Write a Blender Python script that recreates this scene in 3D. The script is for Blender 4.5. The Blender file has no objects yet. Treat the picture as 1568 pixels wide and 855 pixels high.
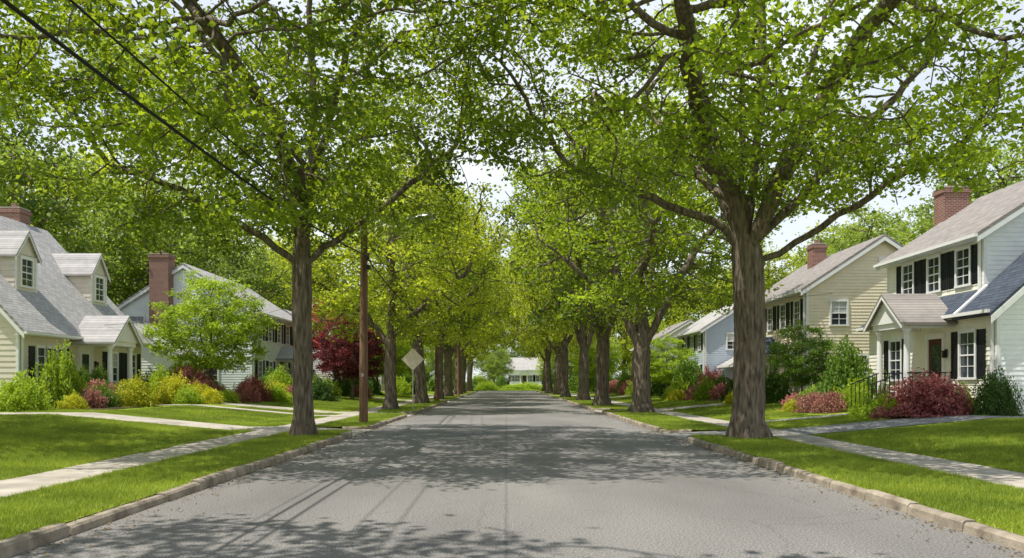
import bpy, math, numpy as np, time
from mathutils import Vector, Matrix
T0=time.time()
sc=bpy.context.scene
COL=sc.collection
rad=math.radians
rng=np.random.default_rng(7)

# ---------------------------------------------------------------- materials
def nodes_of(m):
    m.use_nodes=True
    nt=m.node_tree; nt.nodes.clear()
    return nt, nt.nodes, nt.links
def mk(name,c,rough=.8,var=.15,scale=6.,bump=0.,bscale=60.,spec=.3,metal=0.,c2=None,coord='Object',stretch=(1,1,1),detail=6):
    m=bpy.data.materials.new(name); nt,N,L=nodes_of(m)
    out=N.new('ShaderNodeOutputMaterial'); b=N.new('ShaderNodeBsdfPrincipled')
    L.new(b.outputs[0],out.inputs[0])
    b.inputs['Roughness'].default_value=rough; b.inputs['Metallic'].default_value=metal
    b.inputs['Specular IOR Level'].default_value=spec
    tc=N.new('ShaderNodeTexCoord'); mp=N.new('ShaderNodeMapping'); mp.inputs['Scale'].default_value=stretch
    L.new(tc.outputs[coord],mp.inputs[0])
    n=N.new('ShaderNodeTexNoise'); n.inputs['Scale'].default_value=scale; n.inputs['Detail'].default_value=detail
    L.new(mp.outputs[0],n.inputs['Vector'])
    r=N.new('ShaderNodeValToRGB')
    if c2 is None:
        a=[x*(1-var) for x in c]; d=[min(1,x*(1+var)) for x in c]
    else: a,d=c,c2
    r.color_ramp.elements[0].position=.3; r.color_ramp.elements[1].position=.7
    r.color_ramp.elements[0].color=(*a,1); r.color_ramp.elements[1].color=(*d,1)
    L.new(n.outputs[0],r.inputs[0]); L.new(r.outputs[0],b.inputs['Base Color'])
    if bump>0:
        n2=N.new('ShaderNodeTexNoise'); n2.inputs['Scale'].default_value=bscale; n2.inputs['Detail'].default_value=5
        L.new(mp.outputs[0],n2.inputs['Vector'])
        bp=N.new('ShaderNodeBump'); bp.inputs['Strength'].default_value=bump; bp.inputs['Distance'].default_value=.02
        L.new(n2.outputs[0],bp.inputs['Height']); L.new(bp.outputs[0],b.inputs['Normal'])
    return m
def leafmat(name,dark,light,trans,tw=.45,rough=.5,ground=False):
    m=bpy.data.materials.new(name); nt,N,L=nodes_of(m)
    out=N.new('ShaderNodeOutputMaterial'); b=N.new('ShaderNodeBsdfPrincipled')
    b.inputs['Roughness'].default_value=rough; b.inputs['Specular IOR Level'].default_value=.4
    at=N.new('ShaderNodeAttribute'); at.attribute_name='tint'
    ma=N.new('ShaderNodeMath'); ma.operation='MULTIPLY_ADD'
    ms=N.new('ShaderNodeMath'); ms.operation='SUBTRACT'
    if ground:
        ge_=N.new('ShaderNodeNewGeometry'); no=N.new('ShaderNodeTexNoise'); no.inputs['Scale'].default_value=.55; no.inputs['Detail'].default_value=5
        L.new(ge_.outputs['Position'],no.inputs['Vector']); L.new(no.outputs[0],ma.inputs[0]); ma.inputs[1].default_value=1.8; ms.inputs[1].default_value=.9
    else:
        oi=N.new('ShaderNodeObjectInfo'); L.new(oi.outputs['Random'],ma.inputs[0]); ma.inputs[1].default_value=.35; ms.inputs[1].default_value=.17
    L.new(at.outputs['Fac'],ms.inputs[0]); L.new(ms.outputs[0],ma.inputs[2])
    r=N.new('ShaderNodeValToRGB'); r.color_ramp.elements[0].color=(*dark,1); r.color_ramp.elements[1].color=(*light,1)
    L.new(ma.outputs[0],r.inputs[0]); L.new(r.outputs[0],b.inputs['Base Color'])
    t=N.new('ShaderNodeBsdfTranslucent')
    mx0=N.new('ShaderNodeMix'); mx0.data_type='RGBA'; mx0.inputs[6].default_value=(*[x*.42 for x in trans],1); mx0.inputs[7].default_value=(*trans,1)
    L.new(ma.outputs[0],mx0.inputs[0]); L.new(mx0.outputs[2],t.inputs[0])
    mx=N.new('ShaderNodeMixShader'); mx.inputs[0].default_value=tw
    L.new(b.outputs[0],mx.inputs[1]); L.new(t.outputs[0],mx.inputs[2]); L.new(mx.outputs[0],out.inputs[0])
    return m
M={}
M['bark']=mk('bark',(.065,.052,.041),.95,scale=5,c2=(.27,.215,.165),bump=1.,bscale=9,stretch=(3,3,.5),spec=.1)
M['leaf']=leafmat('tree_leaves',(.026,.085,.014),(.29,.40,.028),(.70,.88,.04),.47)
M['leaf2']=leafmat('light_tree_leaves',(.09,.18,.014),(.44,.52,.035),(.88,.97,.06),.5)
M['leafbg']=leafmat('background_leaves',(.06,.14,.03),(.32,.42,.06),(.62,.78,.09),.45)
M['grassb']=leafmat('grass_blades',(.13,.22,.018),(.46,.52,.06),(.6,.72,.07),.36,.6,True)
M['sh_green']=leafmat('shrub_green',(.045,.12,.016),(.20,.33,.035),(.32,.5,.04),.35)
M['sh_dark']=leafmat('shrub_dark_green',(.03,.08,.016),(.12,.22,.03),(.16,.3,.03),.3)
M['sh_yel']=leafmat('shrub_yellow_green',(.32,.37,.015),(.78,.74,.04),(.8,.8,.04),.35)
M['sh_lime']=leafmat('shrub_lime',(.14,.26,.016),(.46,.60,.04),(.66,.84,.05),.4)
M['sh_red']=leafmat('shrub_burgundy',(.22,.05,.06),(.62,.24,.22),(.62,.18,.14),.35)
M['sh_pink']=leafmat('shrub_rose',(.12,.14,.03),(.74,.27,.27),(.62,.22,.2),.3)
M['dark_red']=leafmat('dark_red_leaves',(.045,.014,.02),(.22,.04,.05),(.36,.05,.05),.35)
M['red']=leafmat('red_maple_leaves',(.28,.05,.05),(.6,.13,.11),(.7,.14,.10),.35)
M['concrete']=mk('sidewalk_concrete',(.45,.40,.335),.9,.26,scale=1.3,bump=.3,bscale=80)
M['curb']=mk('curb_concrete',(.18,.145,.11),.95,scale=3.5,c2=(.47,.40,.31),bump=.6,bscale=35)
M['drive_asphalt']=mk('driveway_asphalt',(.28,.27,.255),.9,.12,scale=2,bump=.3,bscale=100)
M['lawn']=mk('lawn_soil_grass',(.11,.18,.018),1,scale=.55,c2=(.29,.36,.04),bump=.8,bscale=40,spec=.1)
M['mulch']=mk('mulch',(.035,.022,.014),1,scale=30,c2=(.10,.06,.04),bump=.8,bscale=60)
M['white']=mk('white_trim_paint',(.86,.85,.83),.5,.04,scale=3)
M['black']=mk('black_shutter_paint',(.022,.024,.028),.5,.2)
M['iron']=mk('black_iron',(.02,.02,.02),.4,.1)
M['wood']=mk('pole_wood',(.13,.07,.043),.9,scale=3,c2=(.28,.165,.10),stretch=(6,6,.4),bump=.6,bscale=12)
M['metal']=mk('galvanised_metal',(.45,.46,.46),.45,.1,metal=.6)
M['signback']=mk('weathered_sign_metal',(.66,.58,.45),.6,.12,scale=5)
M['wire']=mk('cable',(.015,.015,.015),.6,.1)
M['door']=mk('door_paint',(.10,.035,.025),.5,.1)
M['litter']=mk('dry_leaves',(.22,.15,.07),.95,.3)
M['glass']=mk('window_glass',(.03,.04,.05),.06,.6,scale=.9,spec=.9)
M['curtain']=mk('window_blind',(.5,.5,.48),.4,.2,scale=2,spec=.8)
def siding(name,c): return mk(name,c,.6,.05,scale=2.5,spec=.3,bump=.08,bscale=50)
M['s_tan']=siding('tan_shingle_siding',(.76,.68,.56))
M['s_cream']=siding('cream_siding',(.91,.87,.75))
M['s_white']=siding('white_siding',(.90,.90,.88))
M['s_beige']=siding('beige_siding',(.88,.76,.57))
M['s_grey']=siding('pale_grey_siding',(.80,.83,.84))
M['s_blue']=siding('blue_grey_siding',(.54,.61,.70))
def brickmat(name,c1,c2,mort,sx=1.,rough=.9,bw=.22,rh=.075,axes='xz',ms=.012,bump=.4):
    m=bpy.data.materials.new(name); nt,N,L=nodes_of(m)
    out=N.new('ShaderNodeOutputMaterial'); b=N.new('ShaderNodeBsdfPrincipled'); L.new(b.outputs[0],out.inputs[0])
    b.inputs['Roughness'].default_value=rough; b.inputs['Specular IOR Level'].default_value=.15
    tc=N.new('ShaderNodeTexCoord'); sp=N.new('ShaderNodeSeparateXYZ'); cb=N.new('ShaderNodeCombineXYZ')
    L.new(tc.outputs['Object'],sp.inputs[0])
    if axes=='xz':
        ad=N.new('ShaderNodeMath'); ad.operation='ADD'; L.new(sp.outputs[0],ad.inputs[0]); L.new(sp.outputs[1],ad.inputs[1])
        L.new(ad.outputs[0],cb.inputs[0]); L.new(sp.outputs[2],cb.inputs[1])
    else:
        L.new(sp.outputs[1],cb.inputs[0]); L.new(sp.outputs[2],cb.inputs[1])
    br=N.new('ShaderNodeTexBrick'); br.inputs['Scale'].default_value=1
    br.inputs['Color1'].default_value=(*c1,1); br.inputs['Color2'].default_value=(*c2,1); br.inputs['Mortar'].default_value=(*mort,1)
    br.inputs['Brick Width'].default_value=bw; br.inputs['Row Height'].default_value=rh; br.inputs['Mortar Size'].default_value=ms
    L.new(cb.outputs[0],br.inputs['Vector'])
    n=N.new('ShaderNodeTexNoise'); n.inputs['Scale'].default_value=3; n.inputs['Detail'].default_value=6; L.new(tc.outputs['Object'],n.inputs['Vector'])
    mx=N.new('ShaderNodeMix'); mx.data_type='RGBA'; mx.blend_type='MULTIPLY'; mx.inputs[0].default_value=1
    rr=N.new('ShaderNodeValToRGB'); rr.color_ramp.elements[0].color=(.7,.7,.7,1); rr.color_ramp.elements[1].color=(1.2,1.2,1.2,1)
    L.new(n.outputs[0],rr.inputs[0]); L.new(br.outputs[0],mx.inputs[6]); L.new(rr.outputs[0],mx.inputs[7]); L.new(mx.outputs[2],b.inputs['Base Color'])
    bp=N.new('ShaderNodeBump'); bp.inputs['Strength'].default_value=bump; bp.inputs['Distance'].default_value=.01; bp.invert=True
    L.new(br.outputs['Fac'],bp.inputs['Height']); L.new(bp.outputs[0],b.inputs['Normal'])
    return m
M['brick']=brickmat('red_brick',(.32,.11,.07),(.22,.08,.055),(.38,.33,.29))
M['r_grey']=brickmat('grey_shingles',(.56,.53,.50),(.43,.41,.39),(.27,.26,.25),bw=.32,rh=.11,axes='yz',ms=.008)
M['r_brown']=brickmat('weathered_grey_brown_shingles',(.38,.34,.305),(.29,.26,.24),(.17,.155,.14),bw=.32,rh=.10,axes='yz',ms=.008)
M['r_dark']=brickmat('slate_blue_shingles',(.10,.12,.155),(.07,.083,.11),(.035,.04,.05),bw=.32,rh=.11,axes='yz',ms=.008)
M['found']=mk('foundation_block',(.34,.32,.29),.9,.12,bump=.3)
def roadmat():
    m=bpy.data.materials.new('asphalt'); nt,N,L=nodes_of(m)
    out=N.new('ShaderNodeOutputMaterial'); b=N.new('ShaderNodeBsdfPrincipled'); L.new(b.outputs[0],out.inputs[0])
    b.inputs['Roughness'].default_value=.88; b.inputs['Specular IOR Level'].default_value=.25
    tc=N.new('ShaderNodeTexCoord')
    def noise(s,d=5,st=None):
        n=N.new('ShaderNodeTexNoise'); n.inputs['Scale'].default_value=s; n.inputs['Detail'].default_value=d
        if st:
            mp=N.new('ShaderNodeMapping'); mp.inputs['Scale'].default_value=st; L.new(tc.outputs['Object'],mp.inputs[0]); L.new(mp.outputs[0],n.inputs['Vector'])
        else: L.new(tc.outputs['Object'],n.inputs['Vector'])
        return n
    n1=noise(.35,8,(1,.35,1)); r1=N.new('ShaderNodeValToRGB'); r1.color_ramp.elements[0].position=.32; r1.color_ramp.elements[1].position=.68
    r1.color_ramp.elements[0].color=(.185,.176,.168,1); r1.color_ramp.elements[1].color=(.295,.28,.262,1); L.new(n1.outputs[0],r1.inputs[0])
    n2=noise(45,4); r2=N.new('ShaderNodeValToRGB'); r2.color_ramp.elements[0].position=.35; r2.color_ramp.elements[1].position=.68
    r2.color_ramp.elements[0].color=(.5,.5,.5,1); r2.color_ramp.elements[1].color=(1.42,1.40,1.37,1); L.new(n2.outputs[0],r2.inputs[0])
    mx=N.new('ShaderNodeMix'); mx.data_type='RGBA'; mx.blend_type='MULTIPLY'; mx.inputs[0].default_value=1
    L.new(r1.outputs[0],mx.inputs[6]); L.new(r2.outputs[0],mx.inputs[7])
    nd=noise(1.2,4); vm=N.new('ShaderNodeMix'); vm.data_type='RGBA'; vm.inputs[0].default_value=.35
    L.new(tc.outputs['Object'],vm.inputs[6]); L.new(nd.outputs['Color'],vm.inputs[7])
    vo=N.new('ShaderNodeTexVoronoi'); vo.feature='DISTANCE_TO_EDGE'; vo.inputs['Scale'].default_value=.42; L.new(vm.outputs[2],vo.inputs['Vector'])
    rc=N.new('ShaderNodeValToRGB'); rc.color_ramp.elements[0].position=.0; rc.color_ramp.elements[1].position=.005
    rc.color_ramp.elements[0].color=(.8,.8,.8,1); rc.color_ramp.elements[1].color=(1,1,1,1); L.new(vo.outputs['Distance'],rc.inputs[0])
    mx2=N.new('ShaderNodeMix'); mx2.data_type='RGBA'; mx2.blend_type='MULTIPLY'; mx2.inputs[0].default_value=1
    L.new(mx.outputs[2],mx2.inputs[6]); L.new(rc.outputs[0],mx2.inputs[7])
    sp=N.new('ShaderNodeSeparateXYZ'); L.new(tc.outputs['Object'],sp.inputs[0])
    ns=noise(3,4); a1=N.new('ShaderNodeMath'); a1.operation='MULTIPLY_ADD'; a1.inputs[1].default_value=.09; L.new(ns.outputs[0],a1.inputs[0]); L.new(sp.outputs[0],a1.inputs[2])
    ab=N.new('ShaderNodeMath'); ab.operation='SUBTRACT'; ab.inputs[1].default_value=.045; L.new(a1.outputs[0],ab.inputs[0])
    ab2=N.new('ShaderNodeMath'); ab2.operation='ABSOLUTE'; L.new(ab.outputs[0],ab2.inputs[0])
    rs=N.new('ShaderNodeValToRGB'); rs.color_ramp.elements[0].position=.004; rs.color_ramp.elements[1].position=.03
    rs.color_ramp.elements[0].color=(.74,.74,.74,1); rs.color_ramp.elements[1].color=(1,1,1,1); L.new(ab2.outputs[0],rs.inputs[0])
    mx3=N.new('ShaderNodeMix'); mx3.data_type='RGBA'; mx3.blend_type='MULTIPLY'; mx3.inputs[0].default_value=1
    L.new(mx2.outputs[2],mx3.inputs[6]); L.new(rs.outputs[0],mx3.inputs[7]); L.new(mx3.outputs[2],b.inputs['Base Color'])
    bp=N.new('ShaderNodeBump'); bp.inputs['Strength'].default_value=.5; bp.inputs['Distance'].default_value=.01; L.new(n2.outputs[0],bp.inputs['Height']); L.new(bp.outputs[0],b.inputs['Normal'])
    return m
M['road']=roadmat()

# ---------------------------------------------------------------- helpers
def obj(name,verts,faces,mat,parent=None,smooth=False):
    me=bpy.data.meshes.new(name); me.from_pydata([tuple(v) for v in verts],[],faces); me.materials.append(mat)
    if smooth: me.polygons.foreach_set('use_smooth',[True]*len(me.polygons))
    me.update(); o=bpy.data.objects.new(name,me); COL.objects.link(o)
    if parent: o.parent=parent
    return o
def inst(name,me,loc=(0,0,0),rot=0,scale=(1,1,1),parent=None):
    o=bpy.data.objects.new(name,me); COL.objects.link(o); o.location=loc; o.rotation_euler=(0,0,rot); o.scale=scale
    if parent: o.parent=parent
    return o
def empty(name,loc=(0,0,0)):
    e=bpy.data.objects.new(name,None); e.empty_display_size=.3; e.location=loc; COL.objects.link(e); return e
def np_quads(name,V,tint,mat,n=4):
    nq=len(V)//n
    me=bpy.data.meshes.new(name); me.vertices.add(len(V)); me.vertices.foreach_set('co',V.astype(np.float32).ravel())
    me.loops.add(nq*n); me.loops.foreach_set('vertex_index',np.arange(nq*n,dtype=np.int32))
    me.polygons.add(nq); me.polygons.foreach_set('loop_start',np.arange(0,nq*n,n,dtype=np.int32))
    try: me.polygons.foreach_set('loop_total',np.full(nq,n,dtype=np.int32))
    except Exception: pass
    at=me.attributes.new('tint','FLOAT','POINT'); at.data.foreach_set('value',np.repeat(tint,n).astype(np.float32))
    me.materials.append(mat); me.update(calc_edges=True); return me
def leaves(C,size,tint,r,upbias=.9,aspect=.75):
    n=len(C)
    nr=r.normal(size=(n,3)); nr[:,2]=np.abs(nr[:,2])+upbias; nr/=np.linalg.norm(nr,axis=1)[:,None]
    t=r.normal(size=(n,3)); t-=nr*(t*nr).sum(1)[:,None]; t/=np.linalg.norm(t,axis=1)[:,None]
    s=np.cross(nr,t); L=(size*r.uniform(.6,1.25,n))[:,None]
    V=np.empty((n,4,3)); V[:,0]=C-t*L*.5; V[:,2]=C+t*L*.5-nr*L*.12
    V[:,1]=C+s*L*aspect*.5+nr*L*.12; V[:,3]=C-s*L*aspect*.5+nr*L*.12
    return V.reshape(-1,3)

# ---------------------------------------------------------------- tree growing (space colonisation)
def grow_tree(key,seed,trunk,limbs,ecen,erad,nclump=80,natt=26,D=.38,R=.4,leafmat=None,nleaf=14,lsize=.17,csig=.9,zmin=None,expo=2.25,lsig=.3,thin=5,upb=.5,rin=.35,flat=.5,lim=2.2):
    r=np.random.default_rng(seed); MX=30000
    N=np.zeros((MX,3)); par=np.full(MX,-1); n=0; ok=np.zeros(MX,bool)
    def chain(pts,start,growable):
        nonlocal n
        prev=start; out=[]
        for a,b in zip(pts[:-1],pts[1:]):
            a=np.array(a,float); b=np.array(b,float); k=max(1,int(np.linalg.norm(b-a)/D))
            for i in range(1,k+1):
                p=a+(b-a)*i/k+r.normal(size=3)*.035*(1 if growable else .35)
                N[n]=p; par[n]=prev; ok[n]=growable; prev=n; out.append(n); n+=1
        return out
    N[0]=trunk[0]; n=1
    tn=chain(trunk,0,False)
    for lb in limbs:
        d=np.linalg.norm(N[:n]-np.array(lb[0]),axis=1); st=int(d.argmin())
        ids=chain([N[st]]+list(lb[1:]),st,True)
        for q in ids[:3]: ok[q]=False
    ecen=np.array(ecen,float); erad=np.array(erad,float)
    cc=[]
    for k in range(nclump):
        dv=r.normal(size=(8,3)); dv/=np.linalg.norm(dv,axis=1)[:,None]
        c=ecen+dv*(r.uniform(rin,1,8)**.6)[:,None]*erad
        if cc:
            dm=np.linalg.norm(c[:,None,:]-np.array(cc)[None],axis=2).min(1); c=c[dm.argmax()]
        else: c=c[0]
        cc.append(c)
    cc=np.array(cc); cs=csig*r.uniform(.55,1.45,nclump)
    A=(cc[:,None,:]+r.normal(size=(nclump,natt,3))*cs[:,None,None]*np.array([1,1,flat])).reshape(-1,3)
    q=((A-ecen)/erad); A=A[(q**2).sum(1)<1.35]
    if zmin is not None: A=A[A[:,2]>zmin]
    alive=np.ones(len(A),bool); okid=np.nonzero(ok[:n])[0]
    dd=np.linalg.norm(A[:,None,:]-N[okid][None],axis=2); ni=okid[dd.argmin(1)]; nd=dd.min(1)
    nch={}
    for it in range(90):
        act=np.nonzero(alive)[0]
        if len(act)==0 or n>MX-3000: break
        dr=A[act]-N[ni[act]]; dr/=np.linalg.norm(dr,axis=1)[:,None]+1e-9
        acc=np.zeros((n,3)); np.add.at(acc,ni[act],dr); u=np.unique(ni[act])
        u=np.array([k for k in u if nch.get(int(k),0)<4]); 
        if len(u)==0: break
        v=acc[u]; v/=np.linalg.norm(v,axis=1)[:,None]+1e-9
        pd=N[u]-N[par[u]]; pd/=np.linalg.norm(pd,axis=1)[:,None]+1e-9
        v=v+pd*.35+r.normal(size=v.shape)*.22; v/=np.linalg.norm(v,axis=1)[:,None]
        new=N[u]+v*D; s=n
        N[s:s+len(u)]=new; par[s:s+len(u)]=u; n+=len(u)
        for k in u: nch[int(k)]=nch.get(int(k),0)+1
        d2=np.linalg.norm(A[act][:,None,:]-new[None],axis=2); m=d2.min(1); im=d2.argmin(1)
        b=m<nd[act]; nd[act[b]]=m[b]; ni[act[b]]=s+im[b]
        alive&=nd>D*1.15
    P=N[:n]; pa=par[:n]
    tips=np.zeros(n); kids=[[] for _ in range(n)]
    for i in range(n-1,0,-1):
        if tips[i]==0: tips[i]=1
        tips[pa[i]]+=tips[i]; kids[pa[i]].append(i)
    w=tips**(1/expo); rd=w*(R/w[0]); rd=np.maximum(rd,.007)
    verts=[];faces=[]
    stack=[(0,None)]
    while stack:
        st,pr=stack.pop()
        ch=[st]; cur=st
        while kids[cur]:
            ks=sorted(kids[cur],key=lambda k:-tips[k]); 
            for k in ks[1:]: stack.append((k,cur))
            cur=ks[0]; ch.append(cur)
        pts=[P[c] for c in ch]; rs=[rd[c] for c in ch]
        if pr is not None: pts=[P[pr]]+pts; rs=[rs[0]*1.08]+rs
        R0=rs[0]; ns=18 if R0>.25*R*2 and pr is None else (10 if R0>.09 else (7 if R0>.04 else (5 if R0>.018 else 3)))
        if len(pts)<2: continue
        ref=np.array([1.,.1,.05]); base=len(verts)
        ang=np.arange(ns)*2*math.pi/ns
        for i,p in enumerate(pts):
            d=pts[min(i+1,len(pts)-1)]-pts[max(i-1,0)]; d=d/(np.linalg.norm(d)+1e-9)
            ref=ref-d*ref.dot(d); 
            if np.linalg.norm(ref)<1e-3: ref=np.cross(d,[0,1,.3])
            ref=ref/np.linalg.norm(ref); s2=np.cross(d,ref)
            ra=np.full(ns,rs[i])
            if pr is None:
                fl=.75*math.exp(-max(p[2],0)/.28); ra=ra*(1+fl*(.75+.45*np.cos(5*ang+seed)))*(1+.05*np.cos(3*ang+p[2]*2)+.03*np.cos(7*ang+p[2]*5))
            ring=p+np.outer(np.cos(ang)*ra,ref)+np.outer(np.sin(ang)*ra,s2)
            verts.extend(ring.tolist())
            if i:
                a=base+(i-1)*ns; b=a+ns
                faces.extend([(a+k,a+(k+1)%ns,b+(k+1)%ns,b+k) for k in range(ns)])
    wm=bpy.data.meshes.new(key+'_wood'); wm.from_pydata(verts,[],faces); wm.materials.append(M['bark'])
    wm.polygons.foreach_set('use_smooth',[True]*len(wm.polygons)); wm.update()
    idx=np.nonzero((tips<=thin)&(np.arange(n)>len(tn)+1))[0]
    dc=np.linalg.norm((P[idx][:,None,:]-cc[None])/np.array([1,1,flat*1.2]),axis=2); near=(dc/cs[None]).min(1); nc=(dc/cs[None]).argmin(1)
    th=idx[near<lim]; nc=nc[near<lim]
    ct=r.uniform(.0,.95,nclump)
    ctint=ct[nc]*.75+r.uniform(0,.25,len(th))
    C=np.repeat(P[th],nleaf,axis=0)+r.normal(size=(len(th)*nleaf,3))*np.array([lsig,lsig,lsig*.55])
    tt=np.repeat(ctint,nleaf)+r.normal(size=len(C))*.17
    lm=np_quads(key+'_foliage',leaves(C,lsize,tt,r,upbias=upb),np.clip(tt,0,1),leafmat or M['leaf'])
    print('TREE',key,'nodes',n,'leaves',len(C),'t',round(time.time()-T0,1))
    return wm,lm
A_=grow_tree('maple_a',11,[(0,0,-.25),(0,0,.1),(.03,0,.5),(.0,0,2.5),(-.03,.02,5.2)],
  [[(0,0,4.7),(-1.0,-.3,5.5),(-3.2,-.6,6.8),(-5,-1,7.4)],[(0,0,4.9),(1.2,.2,5.8),(2.7,.4,6.9),(4.3,.5,8.4)],
   [(0,0,5.2),(.15,0,7),(.3,.2,9),(.2,0,12)],[(0,0,5.2),(-.6,1,7),(-1.5,3,9.2),(-2,4.5,10)],[(.15,0,6.8),(.9,-1.2,8),(1.8,-3,9.6)],
   [(.2,0,7.4),(-1,-1,8.8),(-2.5,-2.2,11)],[(0,0,5.2),(.4,-1,6.2),(.2,-3.5,7.8),(-.6,-7,9.2)]],
  (-.5,-2.6,9.9),(6.5,9.2,5.2),nclump=104,natt=34,R=.27,nleaf=31,zmin=4.9,thin=6,lsig=.25,lsize=.145,csig=.76,lim=1.9)
B_=grow_tree('maple_b',23,[(0,0,-.25),(0,0,.1),(-.03,0,.5),(.05,0,2.5),(-.05,0,5.1)],
  [[(0,0,4.9),(-1,-.2,5.8),(-2.7,-.4,6.4),(-5,-.6,7.3)],[(0,0,5.1),(.9,.1,6),(2.3,.3,7.5),(4,.6,9.2),(5.6,.5,11)],
   [(0,0,5.1),(-.6,0,7),(-1.4,-.3,9.5),(-2.2,-.6,12.5)],[(0,0,5.1),(.2,.2,7),(.5,.3,10),(.4,.2,13)],
   [(0,0,5.1),(.7,-.8,7),(1.6,-2,9.2),(2.6,-5,11)],[(0,0,5.1),(-.5,1,6.8),(-1.5,3,9),(-2,4.5,10.5)],
   [(0,0,4.5),(1.2,-.2,5.2),(3.2,-1,6.6),(5,-1.4,7.6)],[(-.5,0,6.5),(-1.5,-1.3,7.4),(-3,-5.5,9)],[(0,0,5.1),(-.3,-.3,6.8),(-.4,-.8,9),(-.9,-1.6,11.5)],[(0,0,5.1),(.5,.1,6.6),(1.3,.2,8.6),(2.2,0,11.8)]],
  (-.6,-2.8,10.3),(6.9,9.0,5.3),nclump=112,natt=34,R=.41,nleaf=31,zmin=5.8,thin=6,lsig=.25,lsize=.145,csig=.76,lim=1.9,expo=2.1)
C_=grow_tree('maple_c',5,[(0,0,-.25),(0,0,.1),(0,0,.5),(0,0,2.9)],
  [[(0,0,2.7),(-.5,0,4),(-1,.1,6),(-1.6,.2,9),(-2.4,0,11.5)],[(0,0,2.8),(.6,0,4),(1.3,-.1,5.6),(2.6,0,7.8),(4,0,9.5)],
   [(0,0,2.9),(.05,.3,5),(.2,.6,8),(.3,.4,12)],[(-.4,0,4.2),(-1.6,-.6,5.4),(-3.6,-1,7)],[(.2,.3,5),(.8,1.8,7),(1,4,9)],[(0,.1,4.4),(-.2,-1.6,6.5),(0,-4,8.4)]],
  (0,0,9.2),(6.2,6.2,5.4),nclump=66,natt=28,R=.42,nleaf=21,zmin=4.4,lsize=.19,thin=6,lsig=.29,csig=.8,lim=1.9,expo=2.1)
D_=grow_tree('street_d',31,[(0,0,-.25),(0,0,.1),(.05,0,.5),(0,0,3.7)],
  [[(0,0,3.4),(-1.2,.2,4.8),(-3,.3,6.5),(-4,0,8)],[(0,0,3.6),(1,.1,4.8),(2.4,0,6.2),(3.8,-.2,7)],[(0,0,3.6),(.1,0,6),(0,.2,9),(0,0,11)],
   [(0,0,3.6),(-.3,1.4,5.5),(-.5,3.4,7.5)],[(0,0,3.7),(.3,-1.6,5.6),(.6,-3.5,7.2)]],
  (0,0,8.2),(5.2,5.2,5.0),nclump=54,natt=26,R=.30,nleaf=21,zmin=3.5,leafmat=M['leaf2'],lsize=.19,lsig=.29,csig=.78,lim=1.9)
F_=grow_tree('street_f',88,[(0,0,-.25),(0,0,.1),(-.05,0,.5),(.1,0,3.2)],
  [[(0,0,3.0),(-.9,.2,4.8),(-1.6,.3,7),(-2,0,9.5)],[(0,0,3.1),(1,.1,4.2),(2.9,0,5.4),(4.4,-.2,6)],[(0,0,3.2),(.5,0,6),(1,.2,9),(1.2,0,11.5)],
   [(0,0,3.2),(-.3,1.4,5),(-.5,3.4,6.5)],[(0,0,3.2),(-1,-1.6,4.9),(-2.6,-3.2,6.2)]],
  (.3,0,7.8),(4.8,5.2,5.2),nclump=44,natt=28,R=.34,nleaf=21,zmin=3.3,leafmat=M['leaf'],lsize=.19,lsig=.29,csig=.9,lim=1.9)
E_=grow_tree('oak_e',47,[(0,0,-.25),(0,0,.5),(0,0,4)],
  [[(0,0,3.6),(-1.4,.2,6),(-3,.3,8),(-4,0,10)],[(0,0,3.8),(1.2,.1,6),(2.8,0,8.6),(3.8,-.2,11)],[(0,0,4),(.1,0,7),(0,.2,11),(0,0,14.5)],
   [(0,0,4),(-.3,1.6,7),(-.5,3.6,10)],[(0,0,4),(.3,-1.8,6.6),(.6,-3.8,9)]],
  (0,0,9.3),(5.6,5.6,6.8),nclump=76,natt=21,D=.5,R=.35,nleaf=19,zmin=1.6,leafmat=M['leafbg'],lsize=.27,lsig=.38,csig=.9,flat=.65)
S_=grow_tree('small',61,[(0,0,-.1),(.02,0,.3),(0,0,1.2)],
  [[(0,0,1.1),(-.5,.1,1.9),(-1.3,.1,2.8)],[(0,0,1.1),(.5,.1,1.9),(1.3,-.1,2.7)],[(0,0,1.2),(0,0,2.4),(.1,0,4.4)],[(0,0,1.2),(-.1,.6,2),(-.2,1.4,3)],[(0,0,1.2),(.1,-.6,2),(.2,-1.4,2.8)]],
  (0,0,3.4),(2.4,2.4,2.2),nclump=64,natt=22,D=.22,R=.085,nleaf=24,zmin=1.3,leafmat=M['sh_lime'],lsize=.12,csig=.36,lsig=.14,lim=2.1)
def recolor(pair,matname,key):
    lm=pair[1].copy(); lm.name=key+'_foliage'; lm.materials.clear(); lm.materials.append(M[matname]); return (pair[0],lm)
S_dr=recolor(S_,'dark_red','plum'); S_r=recolor(S_,'red','redmaple'); S_g=recolor(S_,'sh_green','smallgreen')
D_dk=recolor(D_,'leaf','streetdark'); C_lt=recolor(C_,'leaf2','clight'); E_lt=recolor(E_,'leaf2','elight'); F_lt=recolor(F_,'leaf2','flight')
rl=np.random.default_rng(4)
def tree(name,pair,x,y,z,rot=0,s=1.,sz=None,parent=None,lean=0.):
    e=empty(name,(x,y,z)); e.rotation_euler=(rad(rl.uniform(-1,1)*lean),rad(rl.uniform(-1,1)*lean),rad(rot)); e.scale=(s,s,sz or s)
    a=inst('trunk_and_branches',pair[0],parent=e); b=inst('foliage',pair[1],parent=e)
    if parent: e.parent=parent
    return e
zs=.12
tree('maple_tree',A_,-5.75,22.5,zs)
tree('maple_tree',B_,6.55,21.5,zs)
tree('maple_tree',C_,6.75,39.7,zs,0,1.05)
tree('maple_tree',F_,6.1,50.5,zs,40,1.2,1.35,lean=3)
tree('maple_tree',C_lt,6.3,65,zs,140,.95,1.25,lean=3)
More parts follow.
